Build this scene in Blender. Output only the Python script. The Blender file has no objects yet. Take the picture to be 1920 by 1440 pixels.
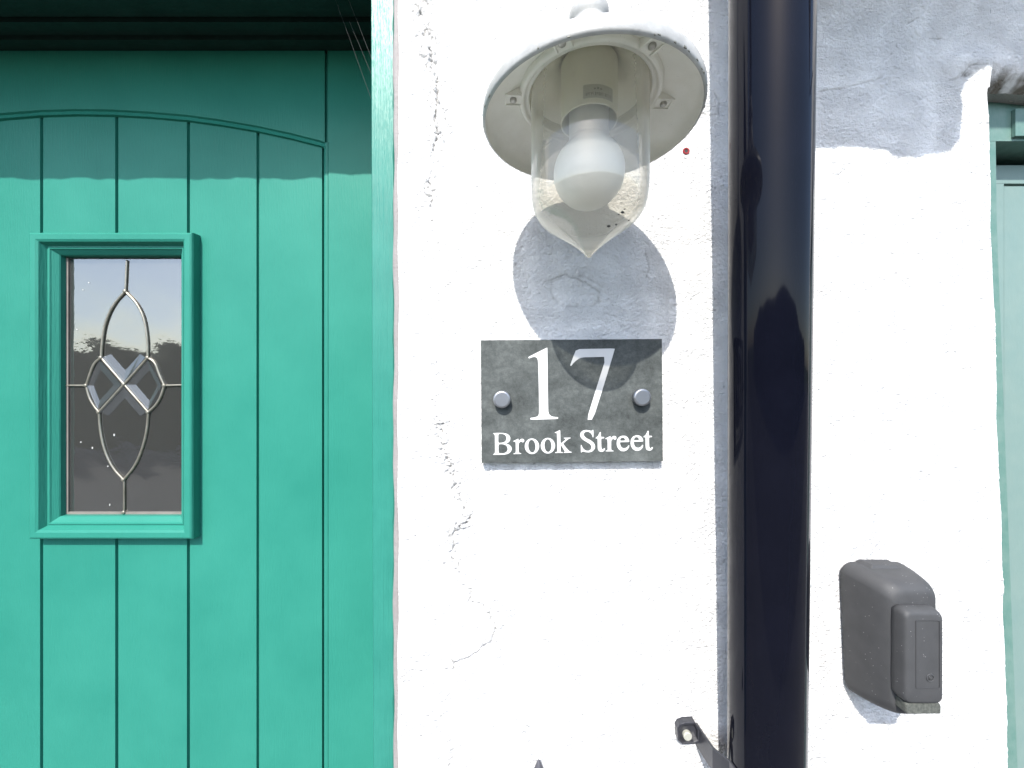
import bpy, bmesh, math, random
import numpy as np
from mathutils import Vector
random.seed(7)
rad = math.radians
sc = bpy.context.scene
COL = sc.collection

# ---------------------------------------------------------------- camera
F = 725.0            # focal length in pixels of the 1920 px wide photograph
D = 0.4265           # camera to wall face (metres); wall face is y = 0, camera looks along +y
CZ = 1.5             # eye height
cam = bpy.data.cameras.new("camera")
cam.sensor_fit = 'HORIZONTAL'; cam.sensor_width = 36.0
cam.lens = 36.0 * F / 1920.0
cam.clip_start = 0.01; cam.clip_end = 2000
cam_o = bpy.data.objects.new("camera", cam); COL.objects.link(cam_o)
cam_o.location = (0, -D, CZ); cam_o.rotation_euler = (rad(90), 0, 0)
sc.camera = cam_o

# ---------------------------------------------------------------- light
TX, TY = 0.26, 1.05                      # sun travels (TX, 1, -TY)
sun_dir = Vector((TX, 1.0, -TY)).normalized()
elev = math.asin(-sun_dir.z)
world = bpy.data.worlds.new("World"); sc.world = world; world.use_nodes = True
wn = world.node_tree; wn.nodes.clear()
wo = wn.nodes.new("ShaderNodeOutputWorld"); wb = wn.nodes.new("ShaderNodeBackground")
sky = wn.nodes.new("ShaderNodeTexSky"); sky.sky_type = 'NISHITA'; sky.sun_disc = False
sky.sun_elevation = elev
sky.sun_rotation = math.atan2(-sun_dir.x, -sun_dir.y)
sky.air_density = 1.0; sky.dust_density = 1.3; sky.ozone_density = 0.8
wb.inputs[1].default_value = 0.145
wn.links.new(sky.outputs[0], wb.inputs[0]); wn.links.new(wb.outputs[0], wo.inputs[0])
sl = bpy.data.lights.new("sun", 'SUN'); sl.energy = 2.6; sl.angle = rad(0.53); sl.color = (1.0, 0.965, 0.91)
so = bpy.data.objects.new("sun", sl); COL.objects.link(so)
so.rotation_euler = sun_dir.to_track_quat('-Z', 'Y').to_euler(); so.location = (-2, -5, 8)
sc.view_settings.view_transform = 'Standard'; sc.view_settings.look = 'None'
sc.view_settings.exposure = 1.52; sc.view_settings.gamma = 1
sc.cycles.max_bounces = 10; sc.cycles.transparent_max_bounces = 24; sc.cycles.diffuse_bounces = 5
sc.cycles.caustics_reflective = False; sc.cycles.caustics_refractive = False

def P(px, py, y=0.0):
    """point at depth y seen at photo pixel (px,py); z is relative to the eye"""
    s = (D + y) / F
    return ((px - 960) * s, y, (720 - py) * s)

# ---------------------------------------------------------------- materials
def mat(name):
    m = bpy.data.materials.new(name); m.use_nodes = True
    nt = m.node_tree; b = nt.nodes["Principled BSDF"]
    return m, nt, b
def N(nt, t, **k):
    n = nt.nodes.new(t)
    for a, v in k.items():
        if a.startswith('i_'):
            key = a[2:]
            n.inputs[int(key) if key.isdigit() else key.replace('_', ' ')].default_value = v
        else: setattr(n, a, v)
    return n
def coords(nt, scale=(1, 1, 1)):
    tc = N(nt, "ShaderNodeTexCoord"); mp = N(nt, "ShaderNodeMapping")
    mp.inputs['Scale'].default_value = scale
    nt.links.new(tc.outputs['Object'], mp.inputs[0]); return mp.outputs[0]
def noise(nt, vec, scale, detail=4, rough=0.55):
    n = N(nt, "ShaderNodeTexNoise"); n.inputs['Scale'].default_value = scale
    n.inputs['Detail'].default_value = detail; n.inputs['Roughness'].default_value = rough
    nt.links.new(vec, n.inputs['Vector']); return n.outputs[0]
def ramp(nt, fac, stops):
    r = N(nt, "ShaderNodeValToRGB"); e = r.color_ramp.elements
    while len(e) < len(stops): e.new(0.5)
    for el, (p, c) in zip(e, stops):
        el.position = p; el.color = (*c, 1) if len(c) == 3 else c
    nt.links.new(fac, r.inputs[0]); return r.outputs[0]
def bump(nt, height, dist, b, strength=1.0, normal=None):
    n = N(nt, "ShaderNodeBump"); n.inputs['Distance'].default_value = dist; n.inputs['Strength'].default_value = strength
    nt.links.new(height, n.inputs['Height'])
    if normal is not None: nt.links.new(normal, n.inputs['Normal'])
    nt.links.new(n.outputs[0], b.inputs['Normal']); return n.outputs[0]
def setb(b, rough=0.5, spec=0.5, metal=0.0, coat=0.0):
    b.inputs['Roughness'].default_value = rough; b.inputs['Specular IOR Level'].default_value = spec
    b.inputs['Metallic'].default_value = metal; b.inputs['Coat Weight'].default_value = coat

def paint(name, c1, c2, rough=0.4, grain=(1, 1, 1), gs=200, gd=0.0003, spec=0.5, cs=30, coat=0, speck=None, metal=0.0):
    m, nt, b = mat(name); setb(b, rough, spec, metal, coat)
    v = coords(nt)
    col = ramp(nt, noise(nt, v, cs, 5, 0.6), [(0.3, c1), (0.7, c2)])
    if speck:
        sv = N(nt, "ShaderNodeTexVoronoi"); sv.inputs['Scale'].default_value = speck[0]
        nt.links.new(v, sv.inputs['Vector'])
        f = ramp(nt, sv.outputs['Distance'], [(speck[1], (1, 1, 1)), (speck[1] + 0.03, (0, 0, 0))])
        f2 = ramp(nt, noise(nt, v, speck[0] * 0.3, 1), [(0.55, (0, 0, 0)), (0.62, (1, 1, 1))])
        mul = N(nt, "ShaderNodeMath", operation='MULTIPLY'); nt.links.new(f, mul.inputs[0]); nt.links.new(f2, mul.inputs[1])
        mx = N(nt, "ShaderNodeMixRGB"); nt.links.new(mul.outputs[0], mx.inputs[0]); nt.links.new(col, mx.inputs[1])
        mx.inputs[2].default_value = (*speck[2], 1); col = mx.outputs[0]
    nt.links.new(col, b.inputs['Base Color'])
    if gd: bump(nt, noise(nt, coords(nt, grain), gs, 4, 0.6), gd, b)
    return m

M = {}
GREEN1, GREEN2 = (0.022, 0.178, 0.134), (0.030, 0.207, 0.157)
M['green'] = paint('green_gloss_paint', GREEN1, GREEN2, 0.37, (1, 1, 0.10), 420, 0.00050, 0.15, 7)
M['green_post'] = paint('green_ridged_paint', (0.022, 0.17, 0.132), (0.030, 0.20, 0.155), 0.34, (1, 1, 0.03), 420, 0.0010, 0.4, 25)
M['green_shaded'] = paint('green_in_shade_paint', (0.004, 0.018, 0.014), (0.008, 0.03, 0.024), 0.5, (0.1, 1, 1), 200, 0.0004)  # far darker than the post: shade of the recess put into the colour
M['enamel'] = paint('white_enamel', (0.30, 0.30, 0.288), (0.42, 0.42, 0.405), 0.4, (1, 1, 1), 260, 0.00025, 0.5, 60, speck=(300, 0.12, (0.16, 0.15, 0.12)))
M['enamel_in'] = paint('aged_cream_enamel', (0.78, 0.775, 0.71), (0.85, 0.845, 0.79), 0.45, (1, 1, 1), 300, 0.0002, 0.4, 45, speck=(520, 0.07, (0.2, 0.18, 0.14)))
M['holder'] = paint('holder_cream', (0.74, 0.735, 0.62), (0.80, 0.795, 0.69), 0.4, gd=0)
M['screw'] = paint('dull_steel', (0.35, 0.34, 0.31), (0.5, 0.49, 0.46), 0.4, gs=900, metal=0.6)
M['dark'] = paint('dark_specks_hole_shade', (0.02, 0.02, 0.022), (0.03, 0.03, 0.03), 0.6, gd=0)
M['capmetal'] = paint('satin_cap', (0.27, 0.28, 0.30), (0.31, 0.32, 0.34), 0.35, gs=600, gd=0.00005, metal=0.85)
M['pipe'] = paint('black_gloss_plastic', (0.003, 0.0035, 0.007), (0.004, 0.0045, 0.009), 0.06, (1, 1, 0.02), 60, 0.00010, 0.12, 20, coat=0.06)
M['clip'] = paint('black_satin_plastic', (0.025, 0.026, 0.032), (0.04, 0.04, 0.045), 0.28, gs=500, gd=0.0001, spec=0.6)
M['rubber'] = paint('grey_rubber', (0.044, 0.045, 0.047), (0.055, 0.056, 0.058), 0.6, (1, 1, 1), 1500, 0.00007, 0.35, 60, speck=(330, 0.10, (0.25, 0.25, 0.25)))
M['rubber_dusty'] = paint('dusty_rubber', (0.045, 0.05, 0.045), (0.12, 0.125, 0.11), 0.8, (1, 1, 1), 900, 0.0004, 0.2, 350)
M['letter'] = paint('white_letter_paint', (0.52, 0.52, 0.51), (0.58, 0.58, 0.57), 0.5, gd=0)
M['lead'] = paint('brassy_lead_came', (0.22, 0.205, 0.165), (0.34, 0.32, 0.27), 0.38, gs=500, gd=0.0002, metal=0.7, cs=80)
M['beige'] = paint('beige_spacer', (0.16, 0.145, 0.13), (0.22, 0.20, 0.18), 0.5, gs=400)
M['mastic'] = paint('pinkish_grey_mastic', (0.21, 0.195, 0.19), (0.26, 0.24, 0.235), 0.7, gs=250, gd=0.0008)
M['turq'] = paint('pale_turquoise_paint', (0.14, 0.215, 0.20), (0.16, 0.23, 0.21), 0.45, (1, 1, 0.3), 250, 0.0004, 0.4, 35)
M['turq_frame'] = paint('worn_turquoise_paint', (0.075, 0.165, 0.14), (0.125, 0.205, 0.18), 0.5, (1, 1, 0.2), 250, 0.0006, 0.4, 60)
M['red'] = paint('red_plug', (0.22, 0.008, 0.012), (0.28, 0.015, 0.02), 0.4, gd=0)
M['dull'] = paint('dull_dark_grey', (0.05, 0.05, 0.06), (0.08, 0.08, 0.09), 0.5, gs=300)
M['timber'] = paint('dark_timber', (0.05, 0.04, 0.03), (0.08, 0.07, 0.05), 0.6, (0.2, 1, 1), 80, 0.001)
M['room'] = paint('room_shade_plaster', (0.02, 0.02, 0.02), (0.03, 0.03, 0.03), 0.8, gd=0)  # near black: darkness of the unlit rooms is in the wall colour
M['label'] = paint('grey_paper_label', (0.40, 0.40, 0.34), (0.46, 0.46, 0.40), 0.6, gd=0)
M['ink'] = paint('faded_ink', (0.12, 0.12, 0.11), (0.2, 0.2, 0.19), 0.6, gd=0)
M['worn'] = paint('worn_metal', (0.10, 0.105, 0.09), (0.2, 0.2, 0.17), 0.6, gd=0)
M['web'] = paint('web_silk', (0.06, 0.06, 0.06), (0.08, 0.08, 0.08), 0.4, gd=0)

# plaster wall
m, nt, b = mat('white_limewash_plaster'); setb(b, 0.75, 0.25); M['wall'] = m
v = coords(nt)
base = ramp(nt, noise(nt, v, 9, 6, 0.6), [(0.3, (0.81, 0.80, 0.785)), (0.7, (0.84, 0.835, 0.825))])
at = N(nt, "ShaderNodeAttribute", attribute_name="grime_shade")
mx = N(nt, "ShaderNodeMixRGB"); nt.links.new(at.outputs['Fac'], mx.inputs[0]); nt.links.new(base, mx.inputs[1])
mx.inputs[2].default_value = (0.10, 0.082, 0.055, 1)  # one brown for both staining and painted crack shade
nt.links.new(mx.outputs[0], b.inputs['Base Color'])
w1 = noise(nt, v, 250, 5, 0.66); w2_ = noise(nt, v, 34, 4, 0.6)
mlt = N(nt, "ShaderNodeMath", operation='MULTIPLY'); nt.links.new(ramp(nt, w1, [(0.30, (0, 0, 0)), (0.66, (1, 1, 1))]), mlt.inputs[0])
nt.links.new(ramp(nt, w2_, [(0.38, (0.45,) * 3), (0.66, (1, 1, 1))]), mlt.inputs[1])
bump(nt, mlt.outputs[0], 0.0031, b)

# slate
m, nt, b = mat('grey_green_slate'); setb(b, 0.5, 0.08); M['slate'] = m
v = coords(nt)
n1 = noise(nt, coords(nt, (1, 1, 1.4)), 22, 9, 0.68); n2 = noise(nt, v, 260, 6, 0.8)
mm = N(nt, "ShaderNodeMixRGB", i_0=0.38); nt.links.new(n1, mm.inputs[1]); nt.links.new(n2, mm.inputs[2])
c = ramp(nt, mm.outputs[0], [(0.34, (0.028, 0.031, 0.031)), (0.44, (0.058, 0.064, 0.062)), (0.53, (0.082, 0.090, 0.087)), (0.64, (0.125, 0.135, 0.130))])
nt.links.new(c, b.inputs['Base Color']); bump(nt, mm.outputs[0], 0.0008, b)

# thin clear glass (mix of transparent and mirror by Fresnel)
def thin_glass(name, tint, ior, rough, dirt_sheen, dirt_sheen_col, bumpd=0.0, bs=60, grain=(1, 1, 1)):
    m, nt, b = mat(name); nt.nodes.remove(b); out = nt.nodes['Material Output']
    tr = N(nt, "ShaderNodeBsdfTransparent"); tr.inputs[0].default_value = (*tint, 1)
    gl = N(nt, "ShaderNodeBsdfGlossy"); gl.inputs['Roughness'].default_value = rough
    gl.inputs[0].default_value = (1, 1, 1, 1)
    lw0 = N(nt, "ShaderNodeLayerWeight", i_0=0.5)
    pw = N(nt, "ShaderNodeMath", operation='POWER'); nt.links.new(lw0.outputs['Facing'], pw.inputs[0]); pw.inputs[1].default_value = 4.0
    fr = N(nt, "ShaderNodeMath", operation='MULTIPLY_ADD'); nt.links.new(pw.outputs[0], fr.inputs[0]); fr.inputs[1].default_value = 0.6; fr.inputs[2].default_value = ior
    if bumpd:
        bm_ = N(nt, "ShaderNodeBump"); bm_.inputs['Distance'].default_value = bumpd
        nt.links.new(noise(nt, coords(nt, grain), bs, 3, 0.5), bm_.inputs['Height'])
        nt.links.new(bm_.outputs[0], gl.inputs['Normal'])
    mx = N(nt, "ShaderNodeMixShader"); nt.links.new(fr.outputs[0], mx.inputs[0])
    nt.links.new(tr.outputs[0], mx.inputs[1]); nt.links.new(gl.outputs[0], mx.inputs[2])
    df = N(nt, "ShaderNodeBsdfDiffuse"); df.inputs[0].default_value = (*dirt_sheen_col, 1)
    tl = N(nt, "ShaderNodeBsdfTranslucent"); tl.inputs[0].default_value = (*dirt_sheen_col, 1)
    md = N(nt, "ShaderNodeMixShader", i_0=0.5); nt.links.new(df.outputs[0], md.inputs[1]); nt.links.new(tl.outputs[0], md.inputs[2])
    lw = N(nt, "ShaderNodeLayerWeight", i_0=0.35)
    df_f = ramp(nt, noise(nt, coords(nt), 420, 4, 0.7), [(0.35, (dirt_sheen * 0.95,) * 3), (0.7, (dirt_sheen * 1.08,) * 3)])
    pw2 = N(nt, "ShaderNodeMath", operation='POWER'); nt.links.new(lw0.outputs['Facing'], pw2.inputs[0]); pw2.inputs[1].default_value = 3.0
    ad = N(nt, "ShaderNodeMath", operation='MULTIPLY_ADD'); nt.links.new(pw2.outputs[0], ad.inputs[0]); ad.inputs[1].default_value = dirt_sheen * 3.5
    nt.links.new(df_f, ad.inputs[2])
    m2 = N(nt, "ShaderNodeMixShader"); nt.links.new(ad.outputs[0], m2.inputs[0])
    nt.links.new(mx.outputs[0], m2.inputs[1]); nt.links.new(md.outputs[0], m2.inputs[2])
    nt.links.new(m2.outputs[0], out.inputs[0]); return m
M['globe'] = thin_glass('yellowed_clear_glass', (0.83, 0.81, 0.75), 0.06, 0.02, 0.17, (0.88, 0.87, 0.82))
M['pane'] = thin_glass('leaded_window_glass', (0.75, 0.78, 0.8), 0.19, 0.03, 0.11, (0.5, 0.5, 0.48), 0.00012, 70)  # grey film in the glass colour stands in for the road's reflection
M['bevel'] = thin_glass('bevelled_glass', (0.88, 0.90, 0.92), 0.08, 0.04, 0.06, (0.55, 0.6, 0.65))

# bulb
m, nt, b = mat('frosted_bulb'); setb(b, 0.28, 0.5); M['bulb'] = m
b.inputs['Base Color'].default_value = (0.86, 0.87, 0.87, 1); b.inputs['Subsurface Weight'].default_value = 0.6
b.inputs['Subsurface Radius'].default_value = (0.02, 0.02, 0.02); b.inputs['Subsurface Scale'].default_value = 1.0

# ground things
def rough_mat(name, c1, c2, s=3, d=0.01, bs=60):
    m, nt, b = mat(name); setb(b, 0.9, 0.2)
    v = coords(nt); nt.links.new(ramp(nt, noise(nt, v, s, 8, 0.65), [(0.3, c1), (0.7, c2)]), b.inputs['Base Color'])
    bump(nt, noise(nt, v, bs, 4), d, b); return m
M['asphalt'] = rough_mat('worn_asphalt', (0.07, 0.068, 0.064), (0.10, 0.098, 0.09))
M['paving'] = rough_mat('pale_paving', (0.13, 0.127, 0.118), (0.18, 0.173, 0.16))
M['grass'] = rough_mat('grass', (0.04, 0.06, 0.02), (0.07, 0.09, 0.03), 1, 0.05, 20)
M['leaves'] = rough_mat('hedge_leaves', (0.02, 0.035, 0.012), (0.05, 0.07, 0.025), 4, 0.1, 12)

# ---------------------------------------------------------------- object helpers
ROOTS = []
def mesh_obj(name, verts, faces, m, parent=None, origin=(0, 0, 0), smooth=False):
    me = bpy.data.meshes.new(name)
    ox, oy, oz = origin
    me.from_pydata([(x - ox, y - oy, z - oz) for x, y, z in verts], [], faces)
    bm = bmesh.new(); bm.from_mesh(me); bmesh.ops.recalc_face_normals(bm, faces=bm.faces); bm.to_mesh(me); bm.free()
    if smooth:
        for p in me.polygons: p.use_smooth = True
    me.materials.append(m)
    o = bpy.data.objects.new(name, me); COL.objects.link(o)
    if parent: o.parent = parent
    else: o.location = origin; ROOTS.append(o)
    return o
def tag(o, label=None, cat=None, group=None, kind=None):
    if label: o['label'] = label
    if cat: o['category'] = cat
    if group: o['group'] = group
    if kind: o['kind'] = kind
    return o
class Thing:
    def __init__(s, name, loc, label, cat, group=None):
        s.o = bpy.data.objects.new(name, None); COL.objects.link(s.o); s.o.location = loc
        s.o.empty_display_size = 0.02; s.L = loc; ROOTS.append(s.o); tag(s.o, label, cat, group)
    def add(s, name, geo, m, parent=None, smooth=False, bevel=0.0, label=None, seg=2):
        o = mesh_obj(name, geo[0], geo[1], m, parent or s.o, s.L, smooth)
        if bevel:
            md = o.modifiers.new('bevel', 'BEVEL'); md.width = bevel; md.segments = seg; md.limit_method = 'ANGLE'; md.angle_limit = rad(35)
        if label: o['label'] = label
        return o
def join(*gs):
    V, Fc = [], []
    for v, f in gs:
        o = len(V); V += list(v); Fc += [tuple(i + o for i in q) for q in f]
    return V, Fc
def box(x0, x1, y0, y1, z0, z1):
    v = [(x, y, z) for x in (x0, x1) for y in (y0, y1) for z in (z0, z1)]
    f = [(0, 1, 3, 2), (4, 6, 7, 5), (0, 4, 5, 1), (2, 3, 7, 6), (0, 2, 6, 4), (1, 5, 7, 3)]
    return v, f
def lathe(prof, cx, cy, n=96, closed=False, a0=0.0):
    v, f = [], []
    for (r, z) in prof:
        for k in range(n):
            a = a0 + 2 * math.pi * k / n; v.append((cx + r * math.cos(a), cy + r * math.sin(a), z))
    rows = len(prof)
    for i in range(rows if closed else rows - 1):
        j = (i + 1) % rows
        for k in range(n):
            l = (k + 1) % n; f.append((i * n + k, i * n + l, j * n + l, j * n + k))
    return v, f
def tube(pts, r, n=10, cap=True):
    pts = [Vector(p) for p in pts]; v, f = [], []
    rs = r if isinstance(r, (list, tuple)) else [r] * len(pts)
    up = None
    for i, p in enumerate(pts):
        t = (pts[min(i + 1, len(pts) - 1)] - pts[max(i - 1, 0)]).normalized()
        if up is None: up = t.cross(Vector((0.3, 1, 0.2))).normalized()
        up = (up - t * up.dot(t)).normalized(); w = t.cross(up)
        for k in range(n):
            a = 2 * math.pi * k / n; q = p + (up * math.cos(a) + w * math.sin(a)) * rs[i]; v.append(tuple(q))
    for i in range(len(pts) - 1):
        for k in range(n):
            l = (k + 1) % n; f.append((i * n + k, i * n + l, (i + 1) * n + l, (i + 1) * n + k))
    if cap: f.append(tuple(range(n))[::-1]); f.append(tuple(range((len(pts) - 1) * n, len(pts) * n)))
    return v, f
def disc_y(cx, cz, y0, y1, r, n=40, dome=0.0):
    """short cylinder along y, front face at y0"""
    v, f = [], []
    rings = [(y1, r), (y0 + dome, r), (y0 + dome * 0.3, r * 0.93), (y0, r * 0.8)] if dome else [(y1, r), (y0, r)]
    for (y, rr) in rings:
        for k in range(n):
            a = 2 * math.pi * k / n; v.append((cx + rr * math.cos(a), y, cz + rr * math.sin(a)))
    for i in range(len(rings) - 1):
        for k in range(n):
            l = (k + 1) % n; f.append((i * n + k, i * n + l, (i + 1) * n + l, (i + 1) * n + k))
    f.append(tuple(range(n))); f.append(tuple(range((len(rings) - 1) * n, len(rings) * n)))
    return v, f
def fill(polys, y0, y1):
    """extrude outlines (list of closed [(x,z)] with holes by even-odd rule) between y0 (front) and y1"""
    cu = bpy.data.curves.new('tmp', 'CURVE'); cu.dimensions = '2D'; cu.fill_mode = 'BOTH'
    cu.extrude = abs(y1 - y0) / 2
    for pl in polys:
        s = cu.splines.new('POLY'); s.points.add(len(pl) - 1); s.use_cyclic_u = True
        for q, (x, z) in zip(s.points, pl): q.co = (x, z, 0, 1)
    o = bpy.data.objects.new('tmp', cu); COL.objects.link(o)
    dg = bpy.context.evaluated_depsgraph_get(); me = bpy.data.meshes.new_from_object(o.evaluated_get(dg))
    bm = bmesh.new(); bm.from_mesh(me); bmesh.ops.remove_doubles(bm, verts=bm.verts, dist=1e-7); bm.to_mesh(me); bm.free()
    ym = (y0 + y1) / 2
    v = [(q.co.x, ym - q.co.z, q.co.y) for q in me.vertices]; f = [tuple(p.vertices) for p in me.polygons]
    bpy.data.objects.remove(o); bpy.data.curves.remove(cu); bpy.data.meshes.remove(me)
    return v, f
def chaikin(p, k=0.2, it=1):
    for _ in range(it):
        q = []
        for i in range(len(p)):
            a, b_ = p[i], p[(i + 1) % len(p)]
            q.append((a[0] + (b_[0] - a[0]) * k, a[1] + (b_[1] - a[1]) * k)); q.append((b_[0] + (a[0] - b_[0]) * k, b_[1] + (a[1] - b_[1]) * k))
        p = q
    return p
def rrect(x0, x1, z0, z1, r, n=6):
    p = []
    for (cx, cz, a0) in ((x1 - r, z1 - r, 0), (x0 + r, z1 - r, 90), (x0 + r, z0 + r, 180), (x1 - r, z0 + r, 270)):
        for k in range(n + 1):
            a = rad(a0 + 90 * k / n); p.append((cx + r * math.cos(a), cz + r * math.sin(a)))
    return p
def loft(secs, cap0=True, cap1=True):
    """secs: list of (y, [(x,z)...])"""
    v, f = [], []; n = len(secs[0][1])
    for y, p in secs:
        for (x, z) in p: v.append((x, y, z))
    for i in range(len(secs) - 1):
        for k in range(n):
            l = (k + 1) % n; f.append((i * n + k, i * n + l, (i + 1) * n + l, (i + 1) * n + k))
    if cap0: f.append(tuple(range(n)))
    if cap1: f.append(tuple(range((len(secs) - 1) * n, len(secs) * n)))
    return v, f

# ---------------------------------------------------------------- noise for sculpted surfaces
_rng = np.random.RandomState(11); _T = _rng.rand(512, 512)
def vnoise(x, z, off=0):
    xi = np.floor(x).astype(int); zi = np.floor(z).astype(int); fx = x - xi; fz = z - zi
    fx = fx * fx * (3 - 2 * fx); fz = fz * fz * (3 - 2 * fz)
    g = lambda a, c: _T[(a + off * 37) % 512, (c + off * 91) % 512]
    return (g(xi, zi) * (1 - fx) + g(xi + 1, zi) * fx) * (1 - fz) + (g(xi, zi + 1) * (1 - fx) + g(xi + 1, zi + 1) * fx) * fz
def fbm(x, z, s, o=4, off=0, gain=0.5):
    t = np.zeros_like(x); a = 1.0; tot = 0
    for i in range(o):
        t += a * (vnoise(x * s, z * s, off + i) - 0.5); tot += a; a *= gain; s *= 2.03
    return t / tot * 2
def poly_dist(x, z, pts):
    """distance to polyline and signed side by nearest segment"""
    best = np.full(x.shape, 9.0); 
    for (ax, az), (bx, bz) in zip(pts[:-1], pts[1:]):
        dx, dz = bx - ax, bz - az; L = dx * dx + dz * dz
        t = np.clip(((x - ax) * dx + (z - az) * dz) / L, 0, 1)
        best = np.minimum(best, np.hypot(x - ax - t * dx, z - az - t * dz))
    return best
w2 = lambda l: [((px - 960) * D / F, (720 - py) * D / F) for px, py in l]
EDGE = w2([(785,-200),(788,35),(800,60),(802,130),(817,150),(815,200),(822,250),(806,300),(808,345),(812,400),(826,440),(832,520),(822,590),(834,600),(816,650),(826,690),(824,730),(808,760),(828,800),(838,860),(862,930),(876,975),(848,1000),(842,1060),(862,1090),(884,1100),(880,1130),(908,1140),(924,1165),(922,1200),(886,1228),(850,1243),(842,1290),(836,1340),(850,1400),(838,1440),(840,1700)])
LOBE = w2([(842,1000),(862,1090),(884,1100),(880,1128),(908,1140),(924,1165),(922,1200),(900,1215),(886,1228),(852,1243),(838,1235),(800,1260),(772,1262),(752,1275),(772,1282),(775,1300),(745,1300)])
CRK = [w2([(790,36),(803,60),(817,78),(820,95)]), w2([(750,102),(780,100),(800,96)]), w2([(748,770),(800,762),(812,745)]), w2([(748,792),(790,790)]), w2([(750,822),(800,815),(830,822)]),
       w2([(1800,690),(1850,690),(1862,697)]), w2([(1340,175),(1350,195),(1368,199)]), w2([(1348,195),(1347,215),(1310,214)]), w2([(1535,172),(1580,165),(1640,150),(1655,146)]), w2([(1020,528),(1060,515),(1100,530),(1125,548)]),
       w2([(1700,45),(1712,38)]), w2([(1742,72),(1765,72)]), w2([(900,40),(935,62),(925,80)]), w2([(1210,470),(1218,500),(1212,520)]),
       w2([(1780,150),(1800,145),(1812,128),(1845,125)])]
def wall_h(X, Z):
    px = X * F / D + 960; py = 720 - Z * F / D
    h = 0.0010 * fbm(X, Z, 9, 2, 1) + 0.00030 * fbm(X, Z, 34, 2, 5) + 0.00022 * fbm(X, Z, 110, 3, 9)
    # pebbly grains, stronger on the right and in patches
    amt = np.clip((px - 1000) / 700, 0.25, 1) * np.clip(0.6 + 1.2 * fbm(X, Z, 22, 2, 3), 0.15, 1.2)
    g = np.clip(vnoise(X * 260 + 3 * Z, Z * 260, 21) - 0.62, 0, 1) * np.clip(vnoise(X * 90, Z * 90, 31) + 0.1, 0, 1)
    h += amt * 0.0034 * g + amt * 0.0001 * fbm(X, Z, 420, 2, 25)
    # horizontal trowel ridges left of the break
    wx = X + 0.006 * fbm(X, Z, 45, 4, 41) + 0.0022 * fbm(X, Z, 210, 3, 47); wz = Z + 0.006 * fbm(X, Z, 45, 4, 43)
    ez = np.array([p[1] for p in EDGE])[::-1]; ex = np.array([p[0] for p in EDGE])[::-1]
    side = wx - np.interp(Z, ez, ex)
    left = 1 / (1 + np.exp(np.clip(side / 0.0004, -40, 40)))
    h += left * 0.0011
    h += left * 0.00035 * fbm(X * 0.12, Z, 120, 3, 51)
    # ragged lips and crumbs along the break
    d = np.abs(side); near = np.exp(-(d / 0.012) ** 2); brk = np.clip(0.5 + 1.5 * fbm(X, Z, 16, 2, 61), 0, 1)
    h -= brk * 0.0018 * np.exp(-(d / 0.0011) ** 2)
    cr = np.abs(fbm(X, Z, 150, 3, 71)); h -= near * (0.35 + brk) * 0.0024 * np.exp(-(cr / 0.10) ** 2)
    dl = poly_dist(wx + 0.001 * fbm(X, Z, 180, 2, 83), wz, LOBE)
    h -= 0.0016 * np.exp(-(dl / 0.0010) ** 2)
    blob = np.exp(-(((px - 830) / 60) ** 2 + ((py - 1225) / 70) ** 2)) + np.exp(-(((px - 800) / 34) ** 2 + ((py - 1390) / 60) ** 2)) * .6
    h += blob * 0.0010 * fbm(X, Z, 120, 3, 77)
    cw = np.zeros_like(h)
    for c in CRK:
        dc = poly_dist(X + 0.0012 * fbm(X, Z, 170, 3, 91), Z + 0.0012 * fbm(X, Z, 170, 3, 93), c)
        cw = np.maximum(cw, np.exp(-(dc / 0.0007) ** 2))
    h -= 0.0008 * cw
    # peeled oval below the lamp
    el = np.hypot((px - 1080) / 50, (py - 545) / 28) + 0.35 * fbm(X, Z, 60, 3, 95)
    h -= 0.0005 * np.exp(-((el - 1) / 0.06) ** 2)
    # swelling above the right-hand corner
    h += 0.004 * np.exp(-(((px - 1820) / 45) ** 2 + ((py - 118) / 22) ** 2))
    grime_shade = 0.5 * cw * np.clip(0.25 + vnoise(X * 130, Z * 130, 97), 0, 1) + 0.35 * np.clip((vnoise(X * 330, Z * 330, 98) * (0.55 + 0.45 * vnoise(X * 40, Z * 40, 99)) - 0.83) / 0.05, 0, 1)  # relief shade of cracks and pits darkened into the colour, beside real staining
    grime_shade += 0.42 * brk * np.exp(-(d / 0.0007) ** 2) + 0.38 * near * (0.3 + brk) * np.exp(-(cr / 0.05) ** 2) * vnoise(X * 200, Z * 200, 12) + 0.45 * np.exp(-(dl / 0.0006) ** 2) * np.clip(vnoise(X * 120, Z * 120, 13) + 0.15, 0, 1)
    grime_shade += 0.4 * np.exp(-((el - 1) / 0.05) ** 2) * vnoise(X * 200, Z * 200, 15)
    grime_shade += 0.85 * np.exp(-(np.hypot((px - 1808) / 10, (py - 142) / 5)) ** 2) * vnoise(X * 500, Z * 500, 3)
    return h, np.clip(grime_shade, 0, 1)

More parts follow.
